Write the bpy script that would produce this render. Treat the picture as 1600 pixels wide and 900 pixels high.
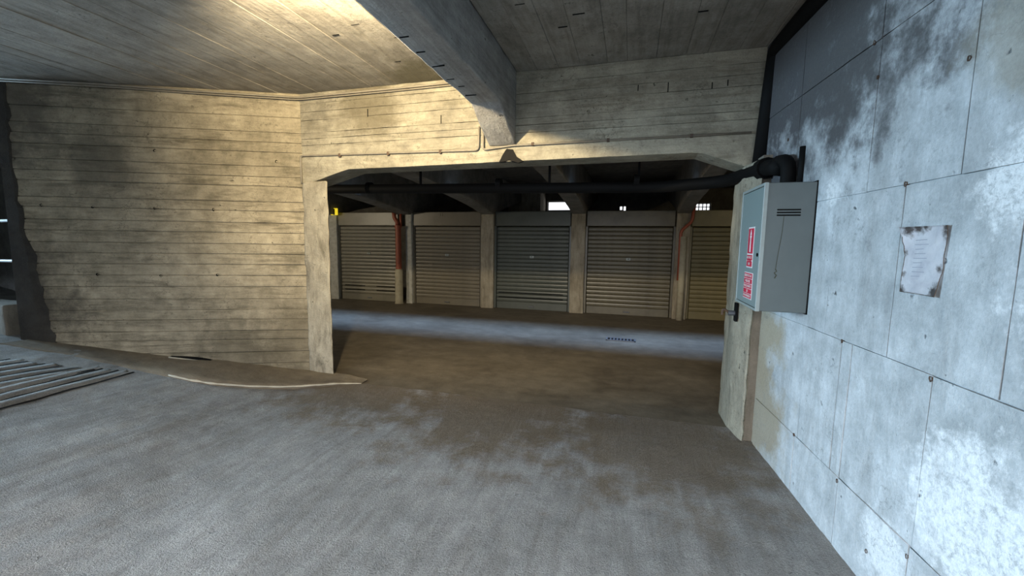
import bpy, bmesh, math, random
from mathutils import Vector, Matrix, noise

for o in list(bpy.data.objects):
    bpy.data.objects.remove(o)
random.seed(7)
S = bpy.context.scene
COL = S.collection
R = math.radians

# ------------------------------------------------------------------ camera
cd = bpy.data.cameras.new('camera')
cd.sensor_width = 36.0
cd.lens = 650.0 / 1600.0 * 36.0
cd.clip_start = 0.02
cam = bpy.data.objects.new('camera', cd)
COL.objects.link(cam)
cx, cy, cz = (0.962, 0.274, 0.014), (-0.043, 0.100, 0.994), (0.271, -0.957, 0.108)
vx, vz = Vector(cx).normalized(), Vector(cz).normalized()
vy = vz.cross(vx).normalized()
vx = vy.cross(vz)
cam.matrix_world = Matrix(((vx.x, vy.x, vz.x, 0), (vx.y, vy.y, vz.y, 0), (vx.z, vy.z, vz.z, 1.6), (0, 0, 0, 1)))
S.camera = cam

# ------------------------------------------------------------------ world, exposure, daylight
S.view_settings.view_transform = 'Standard'
S.view_settings.look = 'None'
S.view_settings.gamma = 1.0
S.view_settings.use_curve_mapping = False
S.view_settings.exposure = 0.0
w = bpy.data.worlds.new('overcast_sky')
S.world = w
w.use_nodes = True
w.node_tree.nodes['Background'].inputs[0].default_value = (0.62, 0.78, 1.0, 1)
w.node_tree.nodes['Background'].inputs[1].default_value = 1.0


def area(name, loc, target, sx, sy, power, color, spread=180):
    d = bpy.data.lights.new(name, 'AREA')
    d.shape = 'RECTANGLE'
    d.size, d.size_y = sx, sy
    d.energy = power
    d.color = color
    d.spread = R(spread)
    o = bpy.data.objects.new(name, d)
    COL.objects.link(o)
    o.location = loc
    v = Vector(target) - Vector(loc)
    o.rotation_euler = v.to_track_quat('-Z', 'Y').to_euler()
    return o


# daylight through the open side of the ramp, left of and behind the camera
area('ramp_daylight', (-10.6, 1.0, 2.05), (1.1, 1.2, 0.3), 2.8, 1.8, 150, (0.52, 0.78, 1.0), 60)
# daylight from the yard entrance behind the camera
area('yard_daylight', (-1.2, -3.5, 2.4), (-1.2, -0.9, 0.0), 5.0, 1.6, 255, (0.98, 0.98, 1.0), 95)
# daylight falling down the light well above the garage aisle
area('light_well_daylight', (-3.5, 7.2, 5.2), (-3.5, 7.2, 0), 15.0, 0.5, 640, (0.33, 0.56, 1.0), 75)


# ------------------------------------------------------------------ material helpers
def new_mat(name):
    m = bpy.data.materials.new(name)
    m.use_nodes = True
    nt = m.node_tree
    return m, nt, nt.nodes['Principled BSDF']


def N(nt, t, **kw):
    n = nt.nodes.new(t)
    for k, v in kw.items():
        setattr(n, k, v)
    return n


def noise_node(nt, vec, scale, detail=6, rough=0.6, dist=0.0):
    n = N(nt, 'ShaderNodeTexNoise')
    n.inputs['Scale'].default_value = scale
    n.inputs['Detail'].default_value = detail
    n.inputs['Roughness'].default_value = rough
    n.inputs['Distortion'].default_value = dist
    nt.links.new(vec, n.inputs['Vector'])
    return n.outputs['Fac']


def ramp(nt, fac, stops):
    n = N(nt, 'ShaderNodeValToRGB')
    e = n.color_ramp.elements
    while len(e) < len(stops):
        e.new(0.5)
    for i, (p, c) in enumerate(stops):
        e[i].position = p
        e[i].color = (c, c, c, 1) if isinstance(c, (int, float)) else (*c, 1)
    nt.links.new(fac, n.inputs[0])
    return n.outputs[0]


def mix(nt, fac, a, b, blend='MIX'):
    n = N(nt, 'ShaderNodeMix', data_type='RGBA', blend_type=blend)
    for s, v in ((n.inputs[0], fac), (n.inputs[6], a), (n.inputs[7], b)):
        if hasattr(v, 'is_output'):
            nt.links.new(v, s)
        elif isinstance(v, (int, float)):
            s.default_value = v if s.type == 'VALUE' else (v, v, v, 1)
        else:
            s.default_value = (*v, 1)
    return n.outputs[2]


def math_node(nt, op, a, b=0.0, clamp=False):
    n = N(nt, 'ShaderNodeMath', operation=op, use_clamp=clamp)
    for s, v in ((n.inputs[0], a), (n.inputs[1], b)):
        if hasattr(v, 'is_output'):
            nt.links.new(v, s)
        else:
            s.default_value = v
    return n.outputs[0]


def mapped(nt, vec, scale, loc=(0, 0, 0)):
    n = N(nt, 'ShaderNodeMapping')
    n.inputs['Scale'].default_value = scale
    n.inputs['Location'].default_value = loc
    nt.links.new(vec, n.inputs['Vector'])
    return n.outputs[0]


def blob(nt, pos, c, r, wob, k=0.6):
    """soft mask of a stain centred at c with radius r, its edge broken by the noise wob"""
    d = N(nt, 'ShaderNodeVectorMath', operation='DISTANCE')
    nt.links.new(pos, d.inputs[0])
    d.inputs[1].default_value = c
    x = math_node(nt, 'DIVIDE', d.outputs['Value'], r)
    x = math_node(nt, 'ADD', x, math_node(nt, 'MULTIPLY', math_node(nt, 'SUBTRACT', wob, 0.5), 3.0))
    return math_node(nt, 'MULTIPLY', math_node(nt, 'SUBTRACT', 1.0 + k * 0.5, x), 1.0 / k, True)


def concrete(name, dark, light, grain=(1, 1, 1), stain=None, stain_amt=0.5, bump=0.006, rough=0.9, var=0.16,
             pits=0.6, coords='Object', effl=(), blobs=(), fine=1.0, spec=0.3, wc=(0.40, 0.30, 0.30), wb=(0.9, 0.45, 0.30), speck=0.0, crack=0.0):
    m, nt, b = new_mat(name)
    if coords == 'Object':
        vec = N(nt, 'ShaderNodeTexCoord').outputs['Object']
    else:
        vec = N(nt, 'ShaderNodeNewGeometry').outputs['Position']
    info = N(nt, 'ShaderNodeObjectInfo')
    pos = N(nt, 'ShaderNodeNewGeometry').outputs['Position']
    off = N(nt, 'ShaderNodeVectorMath', operation='ADD')
    rr = math_node(nt, 'MULTIPLY', info.outputs['Random'], 37.0)
    comb = N(nt, 'ShaderNodeCombineXYZ')
    for i in range(3):
        nt.links.new(rr, comb.inputs[i])
    nt.links.new(vec, off.inputs[0])
    nt.links.new(comb.outputs[0], off.inputs[1])
    ov = off.outputs[0]
    big = noise_node(nt, vec, 1.1, 5, 0.6, 0.4)
    med = noise_node(nt, vec, 6.5, 8, 0.65)
    gr = noise_node(nt, mapped(nt, ov, tuple(g * 3.0 for g in grain)), 2.0, 7, 0.65)
    fin = noise_node(nt, vec, 70 * fine, 4, 0.7)
    f = math_node(nt, 'ADD', math_node(nt, 'MULTIPLY', big, wc[0]), math_node(nt, 'MULTIPLY', med, wc[1]))
    f = math_node(nt, 'ADD', f, math_node(nt, 'MULTIPLY', gr, wc[2]))
    mid = tuple((a + c) * 0.5 for a, c in zip(dark, light))
    col = ramp(nt, f, [(0.39, dark), (0.5, mid), (0.61, light)])
    if stain:
        sm = ramp(nt, noise_node(nt, mapped(nt, vec, grain, (3, 5, 1)), 1.9, 9, 0.7, 0.6), [(0.50, 0.0), (0.68, 1.0)])
        sm = math_node(nt, 'MULTIPLY', sm, stain_amt)
        col = mix(nt, sm, col, stain)
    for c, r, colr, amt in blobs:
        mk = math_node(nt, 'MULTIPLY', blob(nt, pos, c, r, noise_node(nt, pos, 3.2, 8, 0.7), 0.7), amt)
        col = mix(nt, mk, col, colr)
    for c, r in effl:
        mk = blob(nt, pos, c, r, noise_node(nt, pos, 9.0, 10, 0.72), 0.5)
        mk = math_node(nt, 'MULTIPLY', mk, ramp(nt, noise_node(nt, pos, 34, 10, 0.8, 0.3), [(0.38, 0.05), (0.52, 1.0)]))
        col = mix(nt, math_node(nt, 'MULTIPLY', mk, 0.8), col, (0.80, 0.82, 0.83))
    # dark pinholes and honeycomb
    if pits:
        pm = ramp(nt, noise_node(nt, ov, 17, 3, 0.55), [(0.0, 0.0), (0.675, 0.0), (0.74, 1.0)])
        pm2 = ramp(nt, med, [(0.45, 0.0), (0.6, 1.0)])
        pmask = math_node(nt, 'MULTIPLY', math_node(nt, 'MULTIPLY', pm, pm2), pits)
        col = mix(nt, pmask, col, tuple(x * 0.3 for x in dark))
    if crack:
        cv = N(nt, 'ShaderNodeTexVoronoi', feature='DISTANCE_TO_EDGE')
        cv.inputs['Scale'].default_value = 2.6
        wv = N(nt, 'ShaderNodeVectorMath', operation='ADD')
        nz_ = N(nt, 'ShaderNodeTexNoise')
        nz_.inputs['Scale'].default_value = 4.0
        nz_.inputs['Detail'].default_value = 8
        nt.links.new(vec, nz_.inputs['Vector'])
        nt.links.new(mapped(nt, vec, (0.7, 1, 1.6)), wv.inputs[0])
        nt.links.new(nz_.outputs['Color'], wv.inputs[1])
        nt.links.new(wv.outputs[0], cv.inputs['Vector'])
        ck = ramp(nt, cv.outputs['Distance'], [(0.0, 1.0), (0.012, 0.0)])
        ck = math_node(nt, 'MULTIPLY', ck, ramp(nt, noise_node(nt, vec, 2.3, 4, 0.6), [(0.50, 0.0), (0.60, 1.0)]))
        ck = math_node(nt, 'MULTIPLY', ck, crack)
        col = mix(nt, ck, col, tuple(x * 0.35 for x in dark))
        # crumbly dark grime in fine clusters
        gm = ramp(nt, noise_node(nt, ov, 30, 6, 0.75), [(0.54, 0.0), (0.62, 1.0)])
        gm = math_node(nt, 'MULTIPLY', gm, ramp(nt, noise_node(nt, mapped(nt, vec, (0.8, 1, 2.5)), 2.0, 6, 0.65), [(0.5, 0.0), (0.64, 1.0)]))
        col = mix(nt, math_node(nt, 'MULTIPLY', gm, crack), col, tuple(x * 0.5 for x in dark))
    # each cast piece has its own tone
    tone = math_node(nt, 'ADD', math_node(nt, 'MULTIPLY', info.outputs['Random'], var), 1.0 - var * 0.55)
    fg = math_node(nt, 'ADD', math_node(nt, 'MULTIPLY', fin, 0.5), 0.75)
    tone = math_node(nt, 'MULTIPLY', tone, fg)
    if speck:
        # exposed aggregate: small pale and dark grains
        sp = ramp(nt, noise_node(nt, pos, 130, 3, 0.75), [(0.36, 0.0), (0.5, 0.5), (0.64, 1.0)])
        tone = math_node(nt, 'MULTIPLY', tone, math_node(nt, 'ADD', math_node(nt, 'MULTIPLY', sp, speck), 1.0 - speck * 0.5))
    col = mix(nt, 1.0, col, tone, 'MULTIPLY')
    nt.links.new(col, b.inputs['Base Color'])
    b.inputs['Roughness'].default_value = rough
    b.inputs['Specular IOR Level'].default_value = spec
    h = math_node(nt, 'ADD', math_node(nt, 'MULTIPLY', gr, wb[1]), math_node(nt, 'MULTIPLY', med, wb[0]))
    h = math_node(nt, 'ADD', h, math_node(nt, 'MULTIPLY', fin, wb[2]))
    if speck:
        h = math_node(nt, 'ADD', h, math_node(nt, 'MULTIPLY', sp, speck * 0.35))
    if pits:
        h = math_node(nt, 'SUBTRACT', h, math_node(nt, 'MULTIPLY', pmask, 0.5))
    bp = N(nt, 'ShaderNodeBump')
    bp.inputs['Strength'].default_value = 1.0
    bp.inputs['Distance'].default_value = bump
    nt.links.new(h, bp.inputs['Height'])
    nt.links.new(bp.outputs[0], b.inputs['Normal'])
    return m


def plain(name, col, rough=0.5, metal=0.0, dirt=0.0, dirt_col=(0.05, 0.04, 0.03), scale=8, spec=0.5, bump=0.0):
    m, nt, b = new_mat(name)
    b.inputs['Roughness'].default_value = rough
    b.inputs['Metallic'].default_value = metal
    b.inputs['Specular IOR Level'].default_value = spec
    vec = N(nt, 'ShaderNodeTexCoord').outputs['Object']
    n = noise_node(nt, vec, scale, 8, 0.65)
    if dirt:
        mk = math_node(nt, 'MULTIPLY', ramp(nt, n, [(0.42, 0.0), (0.68, 1.0)]), dirt)
        c = mix(nt, mk, col, dirt_col)
    else:
        c = mix(nt, 1.0, col, ramp(nt, n, [(0.3, 0.92), (0.7, 1.0)]), 'MULTIPLY')
    nt.links.new(c, b.inputs['Base Color'])
    if bump:
        bp = N(nt, 'ShaderNodeBump')
        bp.inputs['Distance'].default_value = bump
        nt.links.new(n, bp.inputs['Height'])
        nt.links.new(bp.outputs[0], b.inputs['Normal'])
    return m


def emit(name, col, strength):
    m, nt, b = new_mat(name)
    b.inputs['Base Color'].default_value = (0, 0, 0, 1)
    b.inputs['Emission Color'].default_value = (*col, 1)
    b.inputs['Emission Strength'].default_value = strength
    return m


M = {}
M['left'] = concrete('board_marked_concrete_buff', (0.19, 0.165, 0.115), (0.45, 0.39, 0.28), (0.8, 1, 6),
                     (0.10, 0.085, 0.055), 0.75, 0.014, var=0.14, wc=(0.42, 0.40, 0.18), crack=0.8,
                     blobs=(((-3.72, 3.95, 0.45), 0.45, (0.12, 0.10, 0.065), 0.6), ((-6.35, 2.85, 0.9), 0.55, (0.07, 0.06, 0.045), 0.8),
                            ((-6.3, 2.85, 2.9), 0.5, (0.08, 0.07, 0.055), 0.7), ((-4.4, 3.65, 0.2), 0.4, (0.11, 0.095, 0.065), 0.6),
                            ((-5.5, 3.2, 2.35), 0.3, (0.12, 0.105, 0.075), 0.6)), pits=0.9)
M['lintel'] = concrete('board_marked_concrete_grey', (0.22, 0.20, 0.155), (0.47, 0.43, 0.33), (0.8, 1, 6),
                       (0.14, 0.12, 0.08), 0.6, 0.014, wc=(0.42, 0.40, 0.18), crack=0.8, blobs=(((-2.75, 4.0, 3.05), 0.35, (0.13, 0.11, 0.07), 0.7),), var=0.08, pits=0.9)
M['ceil'] = concrete('board_marked_soffit', (0.19, 0.175, 0.15), (0.38, 0.355, 0.31), (5, 0.6, 1),
                     (0.12, 0.105, 0.08), 0.55, 0.012, wc=(0.42, 0.36, 0.22), crack=0.5, blobs=(((-2.05, 3.9, 3.2), 0.35, (0.11, 0.10, 0.06), 0.75),), var=0.12, pits=0.8)
M['beam'] = concrete('beam_concrete', (0.25, 0.24, 0.225), (0.47, 0.455, 0.43), (5, 0.4, 5),
                     (0.15, 0.14, 0.13), 0.5, 0.014, var=0.0, pits=0.9, crack=0.5)
M['column'] = concrete('column_concrete', (0.24, 0.215, 0.165), (0.43, 0.39, 0.30), (3, 3, 0.8), (0.11, 0.095, 0.065), 0.8, 0.020, var=0.05, pits=0.9, crack=0.8)
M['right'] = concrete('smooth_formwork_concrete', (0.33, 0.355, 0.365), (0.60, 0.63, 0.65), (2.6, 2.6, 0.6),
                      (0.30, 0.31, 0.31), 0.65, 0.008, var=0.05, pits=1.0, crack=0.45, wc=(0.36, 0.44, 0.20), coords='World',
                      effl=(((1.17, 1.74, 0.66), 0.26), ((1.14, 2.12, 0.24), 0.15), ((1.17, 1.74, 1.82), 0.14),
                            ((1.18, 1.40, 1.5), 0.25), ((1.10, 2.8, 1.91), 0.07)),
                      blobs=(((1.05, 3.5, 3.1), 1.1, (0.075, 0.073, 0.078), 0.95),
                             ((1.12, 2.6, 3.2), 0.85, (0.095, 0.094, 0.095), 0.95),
                             ((1.15, 1.75, 2.30), 0.20, (0.30, 0.28, 0.23), 0.7),
                             ((1.02, 3.62, 0.9), 0.30, (0.36, 0.31, 0.22), 0.9),
                             ((1.03, 3.6, 0.3), 0.40, (0.34, 0.29, 0.21), 0.9)))
M['floor'] = concrete('rough_yard_concrete', (0.22, 0.215, 0.205), (0.40, 0.395, 0.38), (2.6, 0.35, 1),
                      (0.16, 0.145, 0.12), 0.5, 0.034, var=0.0, pits=0.5, coords='World', fine=1.0, rough=0.85, wb=(0.75, 0.55, 0.30), speck=0.45, crack=0.35,
                      blobs=(((-1.2, 3.75, 0), 0.95, (0.17, 0.125, 0.075), 0.85), ((0.3, 3.5, 0), 0.85, (0.17, 0.13, 0.085), 0.8),
                             ((-2.7, 3.75, 0.05), 0.75, (0.17, 0.125, 0.075), 0.8)))
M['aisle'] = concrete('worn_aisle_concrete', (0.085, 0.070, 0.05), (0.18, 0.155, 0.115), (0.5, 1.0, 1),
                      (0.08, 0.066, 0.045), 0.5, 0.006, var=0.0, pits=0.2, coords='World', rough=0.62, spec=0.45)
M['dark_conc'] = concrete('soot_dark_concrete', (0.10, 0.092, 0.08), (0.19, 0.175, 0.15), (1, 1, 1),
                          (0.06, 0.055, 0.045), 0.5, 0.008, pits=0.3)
M['soot'] = concrete('sooty_render', (0.028, 0.025, 0.021), (0.065, 0.058, 0.048), (1, 1, 1), None, bump=0.02, pits=0.5)
M['groove'] = plain('groove_dirt', (0.018, 0.017, 0.016), 0.9, spec=0.1)
M['inner_beam'] = concrete('aisle_beam_concrete', (0.15, 0.137, 0.115), (0.27, 0.25, 0.21), (1, 1, 1),
                           (0.09, 0.08, 0.065), 0.5, 0.010, var=0.05, pits=0.4)
M['recess'] = concrete('recess_concrete', (0.13, 0.115, 0.09), (0.24, 0.21, 0.17), (3, 3, 0.5), (0.08, 0.07, 0.055), 0.5, 0.01)
M['pillar'] = concrete('pillar_concrete', (0.21, 0.18, 0.13), (0.40, 0.36, 0.28), (4, 4, 0.6), (0.13, 0.105, 0.07), 0.7, 0.012, var=0.1)
M['pale_post'] = plain('chipped_white_paint', (0.50, 0.50, 0.46), 0.8, dirt=0.5, dirt_col=(0.20, 0.18, 0.14), scale=14, bump=0.006)
M['lip'] = concrete('pale_lit_cement', (0.38, 0.345, 0.27), (0.58, 0.53, 0.42), (1, 1, 1), None, bump=0.01)  # pale cement edges; on the apron lip it paints in a lamp highlight
M['apron'] = concrete('apron_cement', (0.10, 0.08, 0.055), (0.20, 0.165, 0.115), (0.6, 1, 1), (0.10, 0.08, 0.055), 0.5, 0.012, coords='World')
M['steel'] = plain('grey_enamel', (0.10, 0.122, 0.122), 0.42, dirt=0.12, dirt_col=(0.2, 0.22, 0.22), scale=5)
M['steel_door'] = plain('grey_green_enamel', (0.235, 0.295, 0.29), 0.38, dirt=0.15, dirt_col=(0.25, 0.30, 0.29), scale=4)
M['edge'] = plain('worn_edge_enamel', (0.30, 0.345, 0.335), 0.45, dirt=0.3, dirt_col=(0.25, 0.24, 0.2), scale=20)
M['black'] = plain('black_plastic', (0.006, 0.006, 0.006), 0.7, spec=0.12)
M['void'] = plain('dark_gap', (0.006, 0.006, 0.006), 0.9, spec=0.1)
M['red'] = plain('sign_red', (0.62, 0.03, 0.07), 0.45)
M['white'] = plain('sign_white', (0.80, 0.78, 0.77), 0.5)
M['redpipe'] = plain('rust_red_paint', (0.33, 0.075, 0.035), 0.5, dirt=0.45, dirt_col=(0.16, 0.06, 0.035), scale=16)
M['palepipe'] = plain('cement_pipe', (0.40, 0.37, 0.28), 0.8, dirt=0.5, dirt_col=(0.22, 0.19, 0.13), scale=10)
M['conduit'] = plain('grey_conduit', (0.27, 0.24, 0.19), 0.6, dirt=0.4, dirt_col=(0.14, 0.12, 0.09), scale=12)
M['tin'] = plain('weathered_tin', (0.93, 0.93, 0.96), 0.3, metal=0.0, dirt=0.5, dirt_col=(0.62, 0.62, 0.68), scale=16, bump=0.003)
M['rust'] = plain('rust', (0.085, 0.06, 0.045), 0.9, dirt=0.5, dirt_col=(0.16, 0.09, 0.05), scale=30)
M['faint'] = plain('faded_ink', (0.58, 0.59, 0.66), 0.7)
M['yellow'] = emit('lit_yellow_sign', (0.95, 0.72, 0.03), 0.9)
M['dark_ink'] = plain('dark_ink', (0.05, 0.045, 0.02), 0.7)
M['pane'] = emit('overcast_pane', (0.93, 0.96, 1.0), 1.6)
M['rail'] = plain('pale_railing', (0.62, 0.64, 0.66), 0.5)
M['iron'] = plain('drain_iron', (0.16, 0.17, 0.19), 0.55, metal=0.6, dirt=0.3)
M['lampglass'] = emit('warm_lamp_glass', (1.0, 0.74, 0.36), 9.0)


def shutter_mat(name, col, dirt):
    m = plain(name, col, 0.38, dirt=dirt, dirt_col=tuple(c * 0.55 for c in col), scale=3.5, spec=0.5)
    return m


# ------------------------------------------------------------------ geometry helpers
def link(name, me, mat, parent=None):
    o = bpy.data.objects.new(name, me)
    COL.objects.link(o)
    if mat:
        me.materials.append(mat)
    if parent:
        o.parent = parent
    return o


def build(name, bm, mat, parent=None, smooth=False):
    me = bpy.data.meshes.new(name)
    bmesh.ops.recalc_face_normals(bm, faces=bm.faces)
    bm.to_mesh(me)
    bm.free()
    if smooth:
        for p in me.polygons:
            p.use_smooth = True
    return link(name, me, mat, parent)


def empty(name, loc=(0, 0, 0), rz=0.0):
    o = bpy.data.objects.new(name, None)
    o.location = loc
    o.rotation_euler = (0, 0, rz)
    o.empty_display_size = 0.1
    COL.objects.link(o)
    return o


def tag(o, label=None, cat=None, group=None, kind=None):
    for k, v in (('label', label), ('category', cat), ('group', group), ('kind', kind)):
        if v:
            o[k] = v
    return o


def box(bm, x0, x1, y0, y1, z0, z1, bev=0.0):
    r = bmesh.ops.create_cube(bm, size=1.0)
    vs = r['verts']
    for v in vs:
        v.co = Vector(((x0 + x1) / 2 + v.co.x * (x1 - x0), (y0 + y1) / 2 + v.co.y * (y1 - y0), (z0 + z1) / 2 + v.co.z * (z1 - z0)))
    if bev:
        es = list({e for v in vs for e in v.link_edges})
        bmesh.ops.bevel(bm, geom=es, offset=bev, segments=1, affect='EDGES')
    return bm


def BX(*a, bev=0.0):
    return box(bmesh.new(), *a, bev=bev)


def prism(bm, pts, axis, a0, a1):
    """polygon pts in the plane across axis, extruded along axis from a0 to a1"""
    def p3(p, a):
        return (a, p[0], p[1]) if axis == 'x' else ((p[0], a, p[1]) if axis == 'y' else (p[0], p[1], a))
    v0 = [bm.verts.new(p3(p, a0)) for p in pts]
    v1 = [bm.verts.new(p3(p, a1)) for p in pts]
    n = len(pts)
    bm.faces.new(v0)
    bm.faces.new(list(reversed(v1)))
    for i in range(n):
        bm.faces.new((v0[i], v0[(i + 1) % n], v1[(i + 1) % n], v1[i]))
    return bm


def roughen(bm, step, amp, bev=0.012, seed=0.0, keep=None):
    """chamfer the arrises, cut into small cells and make the faces slightly uneven"""
    bmesh.ops.recalc_face_normals(bm, faces=bm.faces)
    if bev:
        es = [e for e in bm.edges if len(e.link_faces) == 2 and e.calc_face_angle(0) > 0.5]
        bmesh.ops.bevel(bm, geom=es, offset=bev, segments=2, affect='EDGES', profile=0.6)
    lo = [min(v.co[i] for v in bm.verts) for i in range(3)]
    hi = [max(v.co[i] for v in bm.verts) for i in range(3)]
    for ax in range(3):
        n = int((hi[ax] - lo[ax]) / step)
        no = [0, 0, 0]
        no[ax] = 1
        for k in range(1, n):
            co = [0, 0, 0]
            co[ax] = lo[ax] + (hi[ax] - lo[ax]) * k / n
            bmesh.ops.bisect_plane(bm, geom=bm.verts[:] + bm.edges[:] + bm.faces[:], plane_co=co, plane_no=no)
    for v in bm.verts:
        p = v.co * 7.0 + Vector((seed, seed, seed))
        q = v.co * 22.0 + Vector((seed, 0, seed))
        d = noise.noise_vector(p) * amp + noise.noise_vector(q) * amp * 0.6
        v.co += d
    return bm


def tube(bm, path, r, n=10, cap=True):
    path = [Vector(p) for p in path]
    rings = []
    ref = None
    for i, p in enumerate(path):
        if i == 0:
            t = path[1] - p
        elif i == len(path) - 1:
            t = p - path[i - 1]
        else:
            t = (path[i + 1] - p).normalized() + (p - path[i - 1]).normalized()
        t.normalize()
        if ref is None:
            ref = Vector((0, 0, 1)) if abs(t.z) < 0.9 else Vector((1, 0, 0))
        u = (ref - t * ref.dot(t)).normalized()
        ref = u
        v = t.cross(u)
        rr = r[i] if isinstance(r, (list, tuple)) else r
        rings.append([bm.verts.new(p + (u * math.cos(2 * math.pi * k / n) + v * math.sin(2 * math.pi * k / n)) * rr) for k in range(n)])
    for a, b in zip(rings, rings[1:]):
        for k in range(n):
            bm.faces.new((a[k], a[(k + 1) % n], b[(k + 1) % n], b[k]))
    if cap:
        bm.faces.new(rings[0])
        bm.faces.new(list(reversed(rings[-1])))
    return bm


def arc(path, rad=0.06, k=4):
    """round the corners of a polyline"""
    P = [Vector(p) for p in path]
    out = [P[0]]
    for a, b, c in zip(P, P[1:], P[2:]):
        d1, d2 = (a - b), (c - b)
        r1 = min(rad, d1.length * 0.45)
        r2 = min(rad, d2.length * 0.45)
        s, e = b + d1.normalized() * r1, b + d2.normalized() * r2
        for i in range(k + 1):
            t = i / k
            out.append((s * (1 - t) ** 2) + (b * 2 * t * (1 - t)) + (e * t ** 2))
    out.append(P[-1])
    return out


def text(name, body, size, mat, parent, mtx, sx=1.0, align='CENTER'):
    cu = bpy.data.curves.new(name, 'FONT')
    cu.body = body
    cu.size = size
    cu.align_x = align
    cu.align_y = 'CENTER'
    cu.extrude = 0.0004
    cu.resolution_u = 3
    tmp = bpy.data.objects.new('tmp', cu)
    COL.objects.link(tmp)
    dg = bpy.context.evaluated_depsgraph_get()
    me = bpy.data.meshes.new_from_object(tmp.evaluated_get(dg))
    bpy.data.objects.remove(tmp)
    me.transform(Matrix.Diagonal((sx, 1, 1, 1)))
    me.transform(mtx)
    me.materials.clear()
    return link(name, me, mat, parent)


def course(name, parent, mat, x0, x1, z0, z1, front, seg=0.11, back=0.03, gap=0.003, jz=0.0022, jy=0.0025, sd=0.0, ch=0.006):
    """one board mark cast into a wall: a long strip, front at y = front (towards the viewer), uneven edges"""
    bm = bmesh.new()
    f0 = z0 if callable(z0) else (lambda x: z0)
    f1 = z1 if callable(z1) else (lambda x: z1)
    n = max(2, int((x1 - x0) / seg))
    rows = []
    for i in range(n + 1):
        x = x0 + (x1 - x0) * i / n
        a = f0(x) + gap + jz * (noise.noise(Vector((x * 3.1, sd, 0.3))) + noise.noise(Vector((x * 13, sd, 4.3))) * 0.9)
        b = f1(x) - gap + jz * (noise.noise(Vector((x * 3.1, sd, 9.3))) + noise.noise(Vector((x * 13, sd, 14.3))) * 0.9)
        y1 = front + jy * noise.noise(Vector((x * 2.3, sd, 2.0)))
        y2 = front + jy * noise.noise(Vector((x * 2.3, sd, 6.0)))
        c = min(ch, (b - a) * 0.2)
        rows.append([bm.verts.new(p) for p in ((x, back, a), (x, y1 + c * 0.8, a), (x, y1, a + c), (x, y2, b - c), (x, y2 + c * 0.8, b), (x, back, b))])
    for r0, r1 in zip(rows, rows[1:]):
        for k in range(5):
            bm.faces.new((r0[k], r1[k], r1[k + 1], r0[k + 1]))
    bm.faces.new(rows[0])
    bm.faces.new(list(reversed(rows[-1])))
    return build(name, bm, mat, parent)


# ------------------------------------------------------------------ setting: floors
C23, S23 = math.cos(R(23.1)), math.sin(R(23.1))


def along(x, y):
    return -(x + 3.62) * C23 - (y - 4.0) * S23


def ramp_z(x, y):
    s = along(x, y)
    z = 0.16 * (s if s > 0.3 else (max(0.0, s + 0.3) ** 2 / 1.2))
    return min(z, 0.95)


def floor_z(x, y):
    v = Vector((x, y, 0))
    z = ramp_z(x, y)
    z += 0.007 * noise.noise(v * 1.7) + 0.004 * noise.noise(v * 5.0)
    # drag marks of the screed run along the ramp
    z += 0.006 * noise.noise(Vector((x * 6.0, y * 0.9, 3.0))) * min(1.0, max(0.15, -x * 0.35))
    z += 0.004 * noise.noise(v * 13.0) + 0.003 * max(0.0, noise.noise(v * 8.0 + Vector((9, 4, 2)))) 
    return z


def grid(name, x0, x1, y0, y1, step, fz, mat, cut=None):
    nx, ny = int((x1 - x0) / step), int((y1 - y0) / step)
    vs, fs = [], []
    for j in range(ny + 1):
        for i in range(nx + 1):
            x, y = x0 + (x1 - x0) * i / nx, y0 + (y1 - y0) * j / ny
            vs.append((x, y, fz(x, y)))
    for j in range(ny):
        for i in range(nx):
            k = j * (nx + 1) + i
            fs.append((k, k + 1, k + nx + 2, k + nx + 1))
    me = bpy.data.meshes.new(name)
    me.from_pydata(vs, [], fs)
    for p in me.polygons:
        p.use_smooth = True
    return tag(link(name, me, mat), kind='structure')


floor = grid('floor', -9.6, 1.6, -3.6, 3.93, 0.03, floor_z, M['floor'])
aisle = grid('floor_aisle', -11.2, 6.2, 3.9, 13.2, 0.12,
             lambda x, y: -0.004 + 0.004 * noise.noise(Vector((x * 1.3, y * 1.3, 0))), M['aisle'])

# ramp ribs: long low bars across the ramp between drag grooves
edges_x = [-4.60, -4.74, -4.88, -5.01, -5.15, -5.28, -5.42, -5.56, -5.71, -5.86, -6.02, -6.2, -6.38]
for i, (xa, xb) in enumerate(zip(edges_x, edges_x[1:])):
    bm = bmesh.new()
    yend = 2.92 - 0.055 * i + random.uniform(-0.06, 0.04)
    y = 0.2
    rows = []
    n = 60
    for k in range(n + 1):
        y = 0.2 + (yend - 0.2) * k / n
        lean = -0.19 * (y - 1.9) * (1.0 if i < 3 else 0.35)
        if i in (3, 4):
            lean += 0.10 * max(0.0, (k / n - 0.88) / 0.12) ** 2
        t = min(1.0, (n - k) / 14.0)
        h = 0.017 * t
        wv = 0.006 * noise.noise(Vector((xa * 9, y * 4, 1)))
        xl, xr = xb + lean + 0.014 + wv, xa + lean - 0.014 + wv
        rows.append([bm.verts.new(p) for p in (
            (xl - 0.006, y, floor_z(xl, y) - 0.02), (xl + 0.014, y, ramp_z(xl, y) + h * 0.75), ((xl + xr) / 2, y, ramp_z((xl + xr) / 2, y) + h * 1.1), (xr - 0.014, y, ramp_z(xr, y) + h * 0.75), (xr + 0.006, y, floor_z(xr, y) - 0.02))])
    for a, b in zip(rows, rows[1:]):
        for k in range(4):
            bm.faces.new((a[k], a[k + 1], b[k + 1], b[k]))
    bm.faces.new(rows[-1])
    build('ramp_rib', bm, M['floor'], floor, True)

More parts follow.
